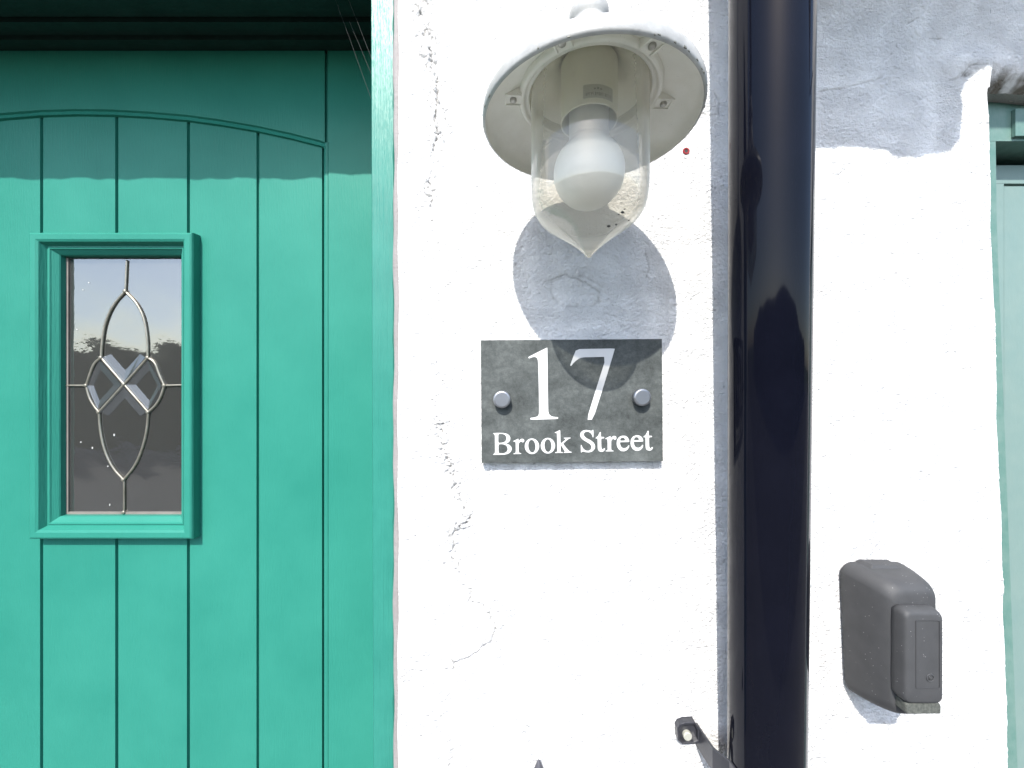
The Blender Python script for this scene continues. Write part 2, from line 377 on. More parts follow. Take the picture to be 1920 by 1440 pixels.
# ---------------------------------------------------------------- the white wall
XL = lambda z: -0.1265 + 0.0006 * np.sin(z * 23) + 0.0005 * np.sin(z * 71 + 1)
def XR(z):
    return np.interp(z, [-3, -0.4235, 0.3176, 0.352, 3], [0.56, 0.550, 0.5265, 0.5275, 0.5275]) + 0.0005 * np.sin(z * 31) + 0.0003 * np.sin(z * 87 + 2)
ZLEFT = 0.551                       # underside of the wall over the green door
ZRIGHT = 0.3265                     # underside of the wall over the turquoise door
V, Q, G = [], [], []
def grid(X, Z, Y, gr):
    off = sum(len(a) for a in V); r, c = X.shape
    V.append(np.stack([X, Y, Z], -1).reshape(-1, 3)); G.append(gr.reshape(-1))
    idx = np.arange(r * c).reshape(r, c) + off
    Q.append(np.stack([idx[:-1, :-1], idx[:-1, 1:], idx[1:, 1:], idx[1:, :-1]], -1).reshape(-1, 4)); return idx
def skirt(X, Y, Z, gr, depth):
    """strip going back from a boundary line"""
    ds = np.array([0.0, 0.002, 0.006, 0.012, 0.03, depth]); n = len(X)
    Yy = Y[None, :] + ds[:, None]; grid(np.repeat(X[None], 6, 0), np.repeat(Z[None], 6, 0), Yy, np.repeat(gr[None], 6, 0))
fine = np.arange(-0.435, 0.4351, 0.0011)
zr = np.concatenate([np.linspace(-1.5, -0.45, 30), fine, np.linspace(0.45, 1.3, 24)])
u = np.linspace(0, 1, 610)
ZZ = np.repeat(zr[:, None], len(u), 1); xl = XL(zr); xr = XR(zr)
XX = xl[:, None] + (xr - xl)[:, None] * u[None, :]
H, gr = wall_h(XX, ZZ)
dl = XX - xl[:, None]; dr = xr[:, None] - XX; open_r = (ZZ < ZRIGHT)
Y = -H
RB = 0.005
tt = np.clip(1 - dl / RB, 0, 1); Y += np.where(ZZ < ZLEFT, RB * (1 - np.sqrt(1 - 0.98 * tt ** 2)), 0)
tt = np.clip(1 - dr / 0.004, 0, 1); Y += np.where(open_r, 0.004 * (1 - np.sqrt(1 - 0.98 * tt ** 2)), 0)
grid(XX, ZZ, Y, gr)
skirt(XX[:, 0], Y[:, 0], ZZ[:, 0], gr[:, 0], 0.26)
mk = zr < ZRIGHT + 0.003
skirt(XX[mk, -1], Y[mk, -1], ZZ[mk, -1], gr[mk, -1], 0.26)
# over the turquoise door
xb = np.concatenate([np.linspace(0, 0.12, 90), np.linspace(0.13, 0.9, 12)])
wv = np.linspace(0, 1, 90) ** 1.5
X2 = np.repeat(xb[None], 90, 0); zb = ZRIGHT + 0.002 * np.sin(xb * 60)
Z2 = zb[None] + (1.3 - zb)[None] * wv[:, None]; X2 = X2 + XR(Z2)
H2, g2 = wall_h(X2, Z2)
e2 = Z2 - zb[None]; Y2 = -H2 + np.where(e2 < 0.02, 0.012 * (1 - e2 / 0.02) ** 2, 0) + 0.0015 * np.exp(-(e2 / 0.02) ** 2) * fbm(X2, Z2, 120, 3, 5)
Y2 += 0.006 * np.exp(-((X2 - XR(Z2)) / 0.01) ** 2) * np.exp(-((e2 - 0.015) / 0.008) ** 2)
g2 = np.clip(g2 + np.clip(1.35 - e2 / 0.021, 0, 1) * np.clip(0.75 + 1.3 * fbm(X2, Z2, 90, 4, 6), 0.3, 1), 0, 0.95)
grid(X2, Z2, Y2, g2); skirt(X2[0], Y2[0], Z2[0], g2[0] * 0 + 0.6, 0.2)
# over the green door
xc = np.linspace(-0.99, 0, 420)
wv = np.linspace(0, 1, 20) ** 1.5
zc = ZLEFT + 0.0013 * np.sin(xc * 47) + 0.0009 * np.sin(xc * 118 + 1) + 0.0016 * fbm(xc, xc * 0, 90, 3, 8)
Z3 = zc[None] + (1.3 - zc)[None] * wv[:, None]; X3 = np.repeat(xc[None], 20, 0) + XL(Z3)
H3, g3 = wall_h(X3, Z3); grid(X3, Z3, -H3 * 0.4, g3)
ds = np.array([0, 0.008, 0.016]); grid(np.repeat(X3[0][None], 3, 0), np.repeat(Z3[0][None], 3, 0), (-H3[0] * 0.4)[None] + ds[:, None], np.zeros((3, 420)))
# plain pieces further out (left pier, right pier)
def plain(x0, x1, y0, y1, z0, z1):
    a, fs = box(x0, x1, y0, y1, z0, z1); off = sum(len(t) for t in V)
    V.append(np.array(a)); G.append(np.zeros(8)); Q.append(np.array(fs) + off)
plain(-2.6, -1.1165, -0.0003, 0.26, -1.5, 1.3); plain(1.4285, 2.8, -0.0003, 0.26, -1.5, 1.3)
plain(-2.6, 2.8, -0.001, 0.26, 1.3005, 2.6)
V = np.concatenate(V); Q = np.concatenate(Q); G = np.concatenate(G)
me = bpy.data.meshes.new('white_wall')
me.vertices.add(len(V)); me.vertices.foreach_set('co', V.astype(np.float32).ravel())
me.loops.add(len(Q) * 4); me.loops.foreach_set('vertex_index', Q.astype(np.int32).ravel())
me.polygons.add(len(Q)); me.polygons.foreach_set('loop_start', np.arange(0, len(Q) * 4, 4, dtype=np.int32))
me.polygons.foreach_set('loop_total', np.full(len(Q), 4, dtype=np.int32)); me.polygons.foreach_set('use_smooth', np.ones(len(Q), dtype=bool))
ga = me.attributes.new('grime_shade', 'FLOAT', 'POINT'); ga.data.foreach_set('value', G.astype(np.float32))
me.update(calc_edges=True); me.validate(); me.materials.append(M['wall'])
wall = bpy.data.objects.new('white_wall', me); COL.objects.link(wall); ROOTS.append(wall)
tag(wall, 'rough white painted plaster wall with cracks between the two doors', 'wall')
# mastic bead beside the green post
zs = np.linspace(-1.5, 0.56, 150)
mv, mf = [], []
for i, z in enumerate(zs):
    wob = 0.0006 * math.sin(z * 31) + 0.0005 * math.sin(z * 83)
    xs_ = [-0.1345 + wob, -0.1325 + wob, -0.129, XL(z) + 0.0006]
    ys_ = [0.0145, 0.0062, 0.0050 + 0.0006 * math.sin(z * 57), 0.0062]
    for a, c in zip(xs_, ys_): mv.append((float(a), c, float(z)))
for i in range(len(zs) - 1):
    for k in range(3): mf.append((i * 4 + k, i * 4 + k + 1, (i + 1) * 4 + k + 1, (i + 1) * 4 + k))
mo = mesh_obj('sealant_bead', mv, mf, M['mastic'], wall, (0, 0, 0), True)
mo['label'] = 'pinkish grey bead of sealant along the door post'

# ---------------------------------------------------------------- green door
YD = 0.2
dx = lambda px, y=YD: (px - 960) * (D + y) / F
dz = lambda py, y=YD: (720 - py) * (D + y) / F
door = Thing('green_door', (-0.55, YD, -1.5), 'sea green boarded door with arched top rail and small leaded window', 'door')
ZT, ZB = dz(95), -1.47
grooves = [-0.884, dx(71), dx(213), dx(348.5), dx(480)]
XS = dx(606)
# window hole limits (inside moulding)
WX0, WX1, WZ0, WZ1 = -0.7696, -0.509, -0.2475, 0.2416
yb = YD + 0.005
def boards():
    """vertical boards with V grooves; a hole for the window"""
    prof = [(-1.0, yb)]
    for g in grooves: prof += [(g - 0.0026, yb), (g - 0.0018, yb + 0.0045), (g + 0.0018, yb + 0.0045), (g + 0.0026, yb)]
    prof += [(XS - 0.0045, yb), (XS - 0.0040, yb + 0.0055), (XS + 0.012, yb + 0.0055)]
    zcuts = [ZB, WZ0 + 0.02, WZ1 - 0.02, dz(170)]
    v, f = [], []
    xsn = []
    for (x, y) in prof:
        xsn.append((x, y))
    # insert hole limits
    for hx in (WX0 + 0.02, WX1 - 0.02):
        for i in range(len(xsn) - 1):
            if xsn[i][0] < hx < xsn[i + 1][0]:
                t = (hx - xsn[i][0]) / (xsn[i + 1][0] - xsn[i][0]); xsn.insert(i + 1, (hx, xsn[i][1] + t * (xsn[i + 1][1] - xsn[i][1]))); break
    n = len(xsn)
    for z in zcuts:
        for (x, y) in xsn: v.append((x, y, z))
    for r in range(3):
        for k in range(n - 1):
            xm = (xsn[k][0] + xsn[k + 1][0]) / 2
            if r == 1 and WX0 + 0.02 < xm < WX1 - 0.02: continue
            f.append((r * n + k, r * n + k + 1, (r + 1) * n + k + 1, (r + 1) * n + k))
    return v, f
door.add('boarding', boards(), M['green'])
arch = [(-260, 262), (-120, 232), (0, 214), (75, 208), (140, 206), (210, 207), (280, 211), (350, 217), (415, 226), (480, 237), (545, 251), (600, 265), (613, 268.5)]
def rail():
    """arched top rail with chamfered lower edge"""
    xe = dx(612)
    A = [(min(dx(a), xe - 0.0028), dz(b_)) for a, b_ in arch]; B = [(p[0], p[1] - 0.0072) for p in A]
    v, f = [], []; n = len(A)
    for p in A: v.append((p[0], YD, ZT - 0.0))
    for p in A: v.append((p[0], YD, p[1] + 0.0016))
    for p in A: v.append((p[0], YD + 0.003, p[1]))
    for p in B: v.append((p[0], YD + 0.0012, p[1] + 0.001))
    for p in B: v.append((p[0], YD + 0.006, p[1]))
    for r in range(4):
        for k in range(n - 1): f.append((r * n + k, r * n + k + 1, (r + 1) * n + k + 1, (r + 1) * n + k))
    # side wall in the groove to the stile and top
    v += [(A[-1][0], YD + 0.006, ZT), (A[-1][0], YD + 0.006, A[-1][1])]; m_ = len(v)
    f.append((n - 1, 2 * n - 1, m_ - 1, m_ - 2))
    return v, f
door.add('top_rail', rail(), M['green'])
def stile():
    x0, xa, xb_, x1 = dx(606.5), dx(610), dx(615), -0.14
    zj = dz(266)
    v = []
    for z in (ZB, zj): v += [(x0, YD + 0.0095, z), (x0 + 0.0002, YD + 0.0022, z), (xa, YD + 0.0008, z), (xb_ - 0.001, YD + 0.0014, z), (xb_, YD + 0.0026, z), (xb_ + 0.0008, YD, z), (x1, YD, z)]
    f = [(k, k + 1, 8 + k, 7 + k) for k in range(6)]
    o = len(v); 
    v += [(dx(614), YD + 0.008, zj), (dx(614.5), YD, zj), (x1, YD, zj), (dx(614), YD + 0.008, ZT), (dx(614.5), YD, ZT), (x1, YD, ZT)]
    f += [(o, o + 1, o + 4, o + 3), (o + 1, o + 2, o + 5, o + 4)]
    # groove bottom between rail and stile
    o = len(v); v += [(dx(605), YD + 0.006, zj - .004), (dx(615), YD + 0.006, zj - .004), (dx(615), YD + 0.006, ZT), (dx(605), YD + 0.006, ZT)]; f.append((o, o + 1, o + 2, o + 3))
    return v, f
door.add('stile', stile(), M['green'])
# window: moulding frame swept round the opening
prof = [(-0.0005, 0.2052), (0, 0.1915), (0.0012, 0.1892), (0.0035, 0.188), (0.011, 0.1882), (0.0145, 0.190), (0.017, 0.1955), (0.0185, 0.1985), (0.0205, 0.1985), (0.0215, 0.1972), (0.0232, 0.1975), (0.0245, 0.1995), (0.0305, 0.2045), (0.0315, 0.206), (0.032, 0.2165)]
v, f = [], []
for (uo, y) in prof:
    v += [(WX0 + uo, y, WZ0 + uo), (WX1 - uo, y, WZ0 + uo), (WX1 - uo, y, WZ1 - uo), (WX0 + uo, y, WZ1 - uo)]
for i in range(len(prof) - 1):
    for k in range(4):
        l = (k + 1) % 4; f.append((i * 4 + k, i * 4 + l, (i + 1) * 4 + l, (i + 1) * 4 + k))
fr = door.add('window_frame', (v, f), M['green'])
YG = 0.2150
gx = lambda zx: dx(20 + zx / 2.215, YG); gz = lambda zy: dz(400 + zy / 2.215, YG)
GP = lambda l, y=YG - 0.0012: [(gx(a), y, gz(b_)) for a, b_ in l]
pv = []; pf = []
nx_, nz_ = 60, 110
for j in range(nz_ + 1):
    for i in range(nx_ + 1):
        x = WX0 + 0.03 + (WX1 - WX0 - 0.06) * i / nx_; z = WZ0 + 0.03 + (WZ1 - WZ0 - 0.06) * j / nz_
        pv.append((x, YG + 0.00010 * math.sin(x * 47 + 2 * math.sin(z * 31)) + 0.00008 * math.sin(z * 90 + x * 60), z))
for j in range(nz_):
    for i in range(nx_): pf.append((j * (nx_ + 1) + i, j * (nx_ + 1) + i + 1, (j + 1) * (nx_ + 1) + i + 1, (j + 1) * (nx_ + 1) + i))
door.add('glass_pane', (pv, pf), M['pane'], fr, True)
def smoothline(l, it=2):
    for _ in range(it):
        q = [l[0]]
        for a, b_ in zip(l[:-1], l[1:]):
            q.append((a[0] * .75 + b_[0] * .25, a[1] * .75 + b_[1] * .25)); q.append((a[0] * .25 + b_[0] * .75, a[1] * .25 + b_[1] * .75))
        q.append(l[-1]); l = q
    return l
LEAD = [[(486, 195), (480, 325)], [(480, 325), (430, 380), (398, 450), (385, 520), (380, 600)], [(480, 325), (530, 375), (560, 440), (572, 520), (573, 600)],
        [(380, 600), (475, 710), (575, 825)], [(573, 600), (475, 710), (371, 825)],
        [(380, 600), (350, 622), (332, 672), (318, 715)], [(318, 715), (330, 765), (350, 800), (371, 825)],
        [(573, 600), (604, 618), (620, 668), (642, 715)], [(642, 715), (626, 765), (604, 800), (575, 825)],
        [(222, 715), (318, 715)], [(642, 715), (720, 713)], [(371, 825), (375, 900), (395, 990), (430, 1060), (473, 1105)],
        [(575, 825), (570, 900), (550, 980), (520, 1050), (473, 1105)], [(475, 1105), (475, 1245)]]
parts = []
for l in LEAD:
    pts = GP(smoothline(l)); parts.append(tube(pts, 0.0020 if len(l) > 2 or l[0][1] in (600,) else 0.0016, 8))
for q in ((480, 325), (380, 600), (573, 600), (475, 710), (371, 825), (575, 825), (318, 715), (642, 715), (473, 1105), (475, 1240)):
    x, y, z = GP([q])[0]; parts.append(disc_y(x, z, YG - 0.0040, YG - 0.0002, 0.0030, 12, 0.0012))
door.add('lead_came', join(*parts), M['lead'], fr, True)
bt = []
x0, x1, z0, z1 = WX0 + 0.032, WX1 - 0.032, WZ0 + 0.032, WZ1 - 0.032
bt.append(box(x0, x0 + 0.0035, YG - 0.002, YG - 0.0002, z0, z1)); bt.append(box(x0 + 0.0036, x1, YG - 0.0022, YG - 0.0002, z0, z0 + 0.004))
bt.append(box(x1 - 0.0035, x1 + 0.0001, YG - 0.002, YG - 0.0003, z0 + 0.0042, z1))
door.add('glazing_strip', join(*bt), M['beige'], fr)
# bevelled strips along the crossing cames
def bevelstrip(outer_, inner_):
    a = [(gx(p), YG - 0.0034, gz(q)) for p, q in outer_]; i_ = [(gx(p), YG - 0.0005, gz(q)) for p, q in inner_]; n = len(a)
    return a + i_, [(k, k + 1, n + k + 1, n + k) for k in range(n - 1)]
bev = [bevelstrip([(388, 600), (478, 704), (566, 600)], [(418, 584), (478, 652), (540, 584)]), bevelstrip([(378, 825), (475, 718), (570, 825)], [(408, 842), (475, 768), (540, 842)]),
       bevelstrip([(376, 608), (466, 712), (370, 815), (326, 715), (376, 608)], [(376, 650), (430, 712), (370, 778), (346, 715), (376, 650)]),
       bevelstrip([(577, 608), (486, 712), (578, 815), (634, 715), (577, 608)], [(577, 650), (522, 712), (578, 778), (612, 715), (577, 650)])]
fl = []
for (a_, b_, w_, h_) in ((431, 920, 4, 9), (293, 950, 4, 5), (341, 974, 4, 7), (405, 1050, 4, 4), (413, 1210, 3, 8), (326, 288, 4, 4), (302, 318, 3, 3), (277, 482, 3, 3)):
    fl.append(fill([[(gx(a_ + 0.6 * w_ * math.cos(t)), gz(b_ + 0.6 * h_ * math.sin(t))) for t in [2 * math.pi * k / 10 for k in range(10)]]], YG - 0.0008, YG - 0.0003))
door.add('glint_flecks', join(*fl), M['letter'], fr)  # white dots on the pane, painted glints of drips
door.add('bevelled_glass', join(*bev), M['bevel'], fr)

# ---------------------------------------------------------------- green door frame
frm = Thing('door_frame', (-0.145, 0.1, -1.5), 'green painted timber post and shade-darkened head framing the boarded door', 'door frame')
pz = np.linspace(-1.5, 0.553, 160); v, f = [], []
for z in pz:
    xl_ = (698.5 - (z + 0.42) / 0.84 * 4.0 - 960) * (D + 0.0135) / F if z > -0.42 else -0.1585
    j = 0.0003 * math.sin(z * 90) + 0.0003 * math.sin(z * 211)
    ring = [(xl_ + 0.0002, 0.195), (xl_, 0.016), (xl_ + 0.0012, 0.0142), (-0.147, 0.0136), (-0.1355 + j, 0.0134), (-0.1338 + j, 0.0148), (-0.1336, 0.03)]
    v += [(a, c, z) for a, c in ring]
n = 7
for i in range(len(pz) - 1):
    for k in range(n - 1): f.append((i * n + k, i * n + k + 1, (i + 1) * n + k + 1, (i + 1) * n + k))
frm.add('post', (v, f), M['green_post'])
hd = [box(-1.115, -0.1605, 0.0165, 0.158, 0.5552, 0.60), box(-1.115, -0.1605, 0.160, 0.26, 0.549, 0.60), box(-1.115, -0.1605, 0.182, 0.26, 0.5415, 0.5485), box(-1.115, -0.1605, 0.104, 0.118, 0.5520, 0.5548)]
frm.add('head', join(*hd), M['green_shaded'])  # head green darkened for the shade it sits in
frm.add('far_post', box(-1.115, -1.085, 0.014, 0.26, -1.5, 0.549), M['green_post'])
# door left stile out of view
door.add('far_stile', box(-1.084, -1.0005, YD, YD + 0.03, ZB, 0.538), M['green'])

# ---------------------------------------------------------------- wall lamp
LX, LY = 0.0635, -0.107
lamp = Thing('wall_lamp', (LX, 0, 0.68), 'white hooded wall lantern with clear glass dome and round bulb', 'lamp')
outer = [(0.0853, 0.2120), (0.0868, 0.2124), (0.0876, 0.2142), (0.0876, 0.2195), (0.0866, 0.2225), (0.083, 0.2275), (0.074, 0.2345), (0.062, 0.2405), (0.050, 0.246), (0.038, 0.2535), (0.028, 0.262), (0.0215, 0.271), (0.0172, 0.280), (0.0155, 0.288)]
inner = [(0.0120, 0.286), (0.018, 0.2745), (0.026, 0.2610), (0.036, 0.2510), (0.048, 0.2437), (0.060, 0.2380), (0.072, 0.2318), (0.081, 0.2248), (0.0848, 0.2198), (0.0851, 0.2140)]
lamp.add('shade', lathe(outer, LX, LY, 128), M['enamel'], smooth=True)
lamp.add('shade_lining', lathe([outer[0]] + inner[::-1], LX, LY, 128), M['enamel_in'], smooth=True)
lamp.add('neck', lathe([(0.0150, 0.2835), (0.0158, 0.286), (0.0160, 0.292), (0.0150, 0.2935), (0.0150, 0.2965), (0.0162, 0.298), (0.0162, 0.306), (0.011, 0.312), (0.0085, 0.322)], LX, LY, 64), M['enamel'], smooth=True)
ap = [(LX, LY, 0.31), (LX, LY, 0.58)] + [(LX, LY + 0.0535 * (1 - math.cos(a)), 0.58 + 0.06 * math.sin(a)) for a in [rad(t) for t in range(15, 91, 15)]] + [(LX, -0.03, 0.655), (LX, -0.004, 0.68)]
lamp.add('arm', tube(ap, 0.008, 16), M['enamel'], smooth=True)
lamp.add('wall_plate', disc_y(LX, 0.68, -0.012, 0.003, 0.045, 48, 0.004), M['enamel'], smooth=True)
ring = [(0.0580, 0.2440), (0.0575, 0.2355), (0.0560, 0.2340), (0.0545, 0.2340), (0.0530, 0.2350), (0.0522, 0.2370), (0.0505, 0.2362), (0.0490, 0.2370), (0.0485, 0.2480)]
lamp.add('gallery_ring', lathe(ring, LX, LY, 128), M['enamel_in'], smooth=True)
globe = [(0.0476, 0.246), (0.0476, 0.20), (0.0476, 0.170), (0.0474, 0.160), (0.0467, 0.1515), (0.0450, 0.1445), (0.0415, 0.1380), (0.0360, 0.1325), (0.0290, 0.1275), (0.0215, 0.1225), (0.0145, 0.1175), (0.0085, 0.1125), (0.0045, 0.1085), (0.0028, 0.1062), (0.0014, 0.1048), (0.0001, 0.1045)]
lamp.add('glass_globe', lathe(globe, LX, LY, 128), M['globe'], smooth=True)
holder = [(0.0231, 0.262), (0.0231, 0.2165), (0.0228, 0.2155), (0.0222, 0.2155), (0.0219, 0.2165), (0.0219, 0.25)]
ho = lamp.add('lamp_holder', lathe(holder, LX, LY, 96), M['holder'], smooth=True)
bulb = []
BR, BH = 0.0289, 0.1742
bulb.append((0.0001, BH - BR))
for k in range(1, 25):
    a = rad(-90 + k * 6.05)
    if BR * math.cos(a) > 0.0165: bulb.append((BR * math.cos(a), BH + BR * math.sin(a)))
    elif a < 0: bulb.append((BR * math.cos(a), BH + BR * math.sin(a)))
bulb += [(0.0163, 0.1988), (0.0161, 0.201)]
bo = lamp.add('bulb', lathe(bulb, LX, LY, 96), M['bulb'], smooth=True)
lamp.add('bulb_base', lathe([(0.0161, 0.2012), (0.0163, 0.203), (0.0163, 0.2335), (0.013, 0.236)], LX, LY, 64), paint('white_bulb_cap', (0.74, 0.76, 0.76), (0.8, 0.81, 0.81), 0.35, gd=0), bo, True)
sp_ = []
for (px_, py_, rr_) in ((1141, 424, 0.0011), (1155, 421, 0.0008), (1167, 398, 0.0011), (1178, 414, 0.0007), (1171, 392, 0.0005), (1160, 402, 0.0005)):
    yy = LY - 0.03
    for _ in range(12):
        s0 = (D + yy) / F; xx, hh = (px_ - 960) * s0, (720 - py_) * s0
        gr_ = np.interp(hh, [g[1] for g in globe][::-1], [g[0] for g in globe][::-1])
        yy = LY - math.sqrt(max(gr_ ** 2 - (xx - LX) ** 2, 1e-6))
    nrm = Vector((xx - LX, yy - LY, -0.02)).normalized()
    gv, gf = disc_y(0, 0, -0.0004, 0.0002, rr_, 8)
    q_ = Vector((0, -1, 0)).rotation_difference(nrm)
    sp_.append(([tuple(q_ @ Vector((a_[0] * 1.5, a_[1], a_[2] * 0.8)) + Vector((xx, yy, hh))) for a_ in gv], gf))
lamp.add('dirt_specks', join(*sp_), M['dark'])
rc = random.Random(21)
for _ in range(26):
    a_ = rad(rc.choice([rc.uniform(150, 330), rc.uniform(-95, 40), rc.uniform(-60, 30)])); w_ = rc.uniform(0.008, 0.03); r0_ = 0.0872 - rc.uniform(0, 0.0006); hh = 0.2122 + rc.uniform(0, 0.0012)
    q_ = [(LX + (r0_ + dr_) * math.cos(a_ + da_), LY + (r0_ + dr_) * math.sin(a_ + da_), hh + dh_) for da_ in (0, w_) for dr_, dh_ in ((0, 0), (0.0007, 0.0001), (0.0006, rc.uniform(0.0006, 0.0016)), (0, 0.0006))]
    lamp.add('paint_chip', (q_, [(0, 1, 2, 3), (7, 6, 5, 4), (0, 4, 5, 1), (1, 5, 6, 2), (2, 6, 7, 3), (3, 7, 4, 0)]), M['worn'])
# holder label
def cyl_patch(a0, a1, h0, h1, r, n=16):
    v, f = [], []
    for i in range(n + 1):
        a = rad(a0 + (a1 - a0) * i / n)
        for h in (h0, h1): v.append((LX + r * math.cos(a), LY + r * math.sin(a), h))
    for i in range(n): f.append((2 * i, 2 * i + 2, 2 * i + 3, 2 * i + 1))
    return v, f
lamp.add('paper_label', cyl_patch(-112, -50, 0.2195, 0.2300, 0.02325), M['label'], ho, True)
ink = []
a = -107
rr = random.Random(3)
while a < -54:
    w_ = rr.choice([0.8, 1.2, 1.6]); h0 = 0.2212
    ink.append(cyl_patch(a, a + 0.9, h0, h0 + 0.0026, 0.0234, 1))
    if rr.random() < .6: ink.append(cyl_patch(a + 0.9, a + 0.9 + w_, h0 + rr.choice([0, 0.0021, 0.0011]), h0 + rr.choice([0.0026, 0.0024]), 0.0234, 1))
    a += w_ + 2.0
for k in range(3): ink.append(cyl_patch(-92 + k * 6, -88 + k * 6, 0.2258, 0.2270 + 0.0006 * (k % 2), 0.0234, 2))
lamp.add('printed_marks', join(*ink), M['ink'], ho)
# six lugs with screws under the hood
def lug(ang):
    c, s = math.cos(rad(ang)), math.sin(rad(ang))
    def T(r_, t_, h_): return (LX + r_ * c - t_ * s, LY + r_ * s + t_ * c, h_)
    prof_ = [(0.0555, 0.2335), (0.0690, 0.2335), (0.0700, 0.2345), (0.0700, 0.2395), (0.0555, 0.2440)]
    v = [T(r_, t_, h_) for t_ in (-0.0062, 0.0062) for r_, h_ in prof_]
    f = [(0, 1, 2, 3, 4), (9, 8, 7, 6, 5)] + [(k, 5 + k, 5 + (k + 1) % 5, (k + 1) % 5) for k in range(5)]
    rim = []
    for (r0, r1, t0, t1) in ((0.0562, 0.0694, -0.0062, -0.0050), (0.0562, 0.0694, 0.0050, 0.0062), (0.0682, 0.0694, -0.0050, 0.0050)):
        bv, bf = box(r0, r1, t0, t1, 0.2322, 0.2336); rim.append(([T(a_, b_, h_) for a_, b_, h_ in bv], bf))
    lo = lamp.add('lug', join((v, f), *rim), M['enamel_in'], bevel=0.0003)
    sv, sf = lathe([(0.0001, 0.2312), (0.0018, 0.2313), (0.0027, 0.2320), (0.0028, 0.2336)], T(0.0625, 0, 0)[0], T(0.0625, 0, 0)[1], 20)
    so_ = lamp.add('screw', (sv, sf), M['screw'], lo, True)
for k in range(6): lug(-90 - 28 + 60 * k)

# ---------------------------------------------------------------- house sign
YS = -0.0095
sp = lambda px, py, y=YS: ((px - 960) * (D + y) / F, (720 - py) * (D + y) / F)
sign = Thing('house_sign', (P(1071, 866)[0], 0, P(0, 866)[2]), 'grey slate house plaque reading 17 Brook Street below the lantern', 'sign')
c4 = [sp(903, 868), sp(1243, 864.5), sp(1241, 635.5), sp(901.5, 638)]
edge = []
for i in range(4):
    a, b_ = c4[i], c4[(i + 1) % 4]
    for k in range(40):
        t = k / 40; j = 0.00035 if i == 0 else 0.0001
        edge.append((a[0] + (b_[0] - a[0]) * t + random.uniform(-j, j) * (i in (1, 3)), a[1] + (b_[1] - a[1]) * t + random.uniform(-j, j) * (i in (0, 2))))
slate = sign.add('slate_plate', fill([edge], YS, -0.0035), M['slate'])
def glyphs(polys, ox, oy, s):
    out = []
    for pl in polys:
        pl = chaikin([(ox + a / s, oy + b_ / s) for a, b_ in pl], 0.18, 1); out.append([sp(a, b_, YS) for a, b_ in pl])
    return out
def ell(cx, cy, rx, ry, rot=0, n=40):
    r_ = rad(rot); return [(cx + rx * math.cos(t) * math.cos(r_) - ry * math.sin(t) * math.sin(r_), cy + rx * math.cos(t) * math.sin(r_) + ry * math.sin(t) * math.cos(r_)) for t in [2 * math.pi * k / n for k in range(n)]]
one = [(178,268),(330,190),(500,106),(507,112),(512,500),(520,1170),(535,1230),(575,1265),(640,1276),(690,1280),(686,1310),(450,1318),(218,1324),(218,1290),(300,1282),(350,1260),(368,1210),(362,800),(352,380),(345,310),(325,275),(290,262),(240,272),(198,290)]
seven = [(995,132),(1300,126),(1640,120),(1640,145),(1460,740),(1275,1322),(1168,1325),(1330,800),(1500,262),(1300,266),(1120,270),(1050,285),(985,330),(940,375),(912,415),(888,408),(940,270)]
Bo = [(110,145),(220,140),(330,140),(420,155),(480,195),(505,255),(492,320),(455,358),(400,380),(470,402),(520,445),(537,495),(520,555),(470,602),(390,626),(300,632),(118,634),(115,618),(150,604),(158,570),(157,400),(155,205),(148,180),(128,162)]
Bu = [(232,172),(270,160),(340,165),(395,195),(418,250),(405,310),(360,350),(300,362),(232,365)]
Bl = [(235,395),(330,392),(400,415),(440,465),(442,520),(415,570),(360,598),(280,598),(238,590)]
ra = [(565,322),(620,300),(675,270),(686,275),(686,330),(720,290),(760,270),(800,278),(818,310),(808,345),(780,355),(755,337),(730,337),(700,365),(690,400),(690,500),(692,560),(705,588),(748,598),(748,613),(660,614),(572,618),(572,604),(615,592),(625,565),(624,460),(622,360),(612,338),(568,334)]
ka = [(1500,128),(1560,105),(1612,76),(1624,82),(1628,230),(1632,378),(1660,360),(1745,290),(1742,270),(1705,264),(1705,248),(1780,247),(1858,245),(1858,260),(1810,275),(1700,372),(1692,388),(1760,475),(1830,552),(1885,568),(1885,583),(1800,586),(1705,589),(1705,576),(1732,562),(1690,495),(1642,418),(1634,418),(1635,550),(1650,572),(1690,577),(1690,590),(1600,590),(1508,593),(1508,578),(1550,567),(1560,545),(1556,350),(1550,165),(1543,142),(1503,142)]
Sa = [(430,135),(450,133),(453,215),(450,300),(435,302),(420,245),(385,200),(330,172),(270,178),(232,215),(240,265),(290,315),(390,365),(460,420),(490,490),(480,560),(430,615),(350,640),(280,635),(230,618),(200,620),(188,640),(170,640),(168,550),(168,470),(183,470),(205,530),(245,575),(300,602),(355,600),(400,565),(408,510),(380,455),(300,405),(210,350),(165,300),(150,245),(165,190),(210,150),(280,132),(350,140),(400,154),(420,150)]
ta = [(500,310),(545,280),(580,215),(595,180),(620,180),(620,235),(620,290),(692,292),(694,322),(625,325),(626,430),(630,530),(642,565),(665,575),(688,545),(712,545),(710,575),(685,612),(640,628),(590,618),(560,590),(548,540),(547,430),(545,325),(503,325)]
rb = [(720,322),(770,302),(825,273),(838,276),(840,322),(880,280),(920,265),(960,280),(972,315),(960,345),(930,358),(905,335),(880,340),(852,370),(850,465),(850,560),(862,590),(905,600),(905,615),(815,615),(725,616),(725,602),(765,590),(772,565),(770,465),(768,365),(758,340),(722,338)]
ea = [(1255,405),(1150,407),(1045,410),(1048,440),(1065,500),(1105,540),(1160,545),(1205,525),(1240,480),(1258,478),(1250,530),(1210,585),(1150,615),(1080,610),(1020,570),(980,500),(972,430),(985,350),(1030,290),(1100,262),(1170,265),(1225,300),(1250,350),(1257,385)]
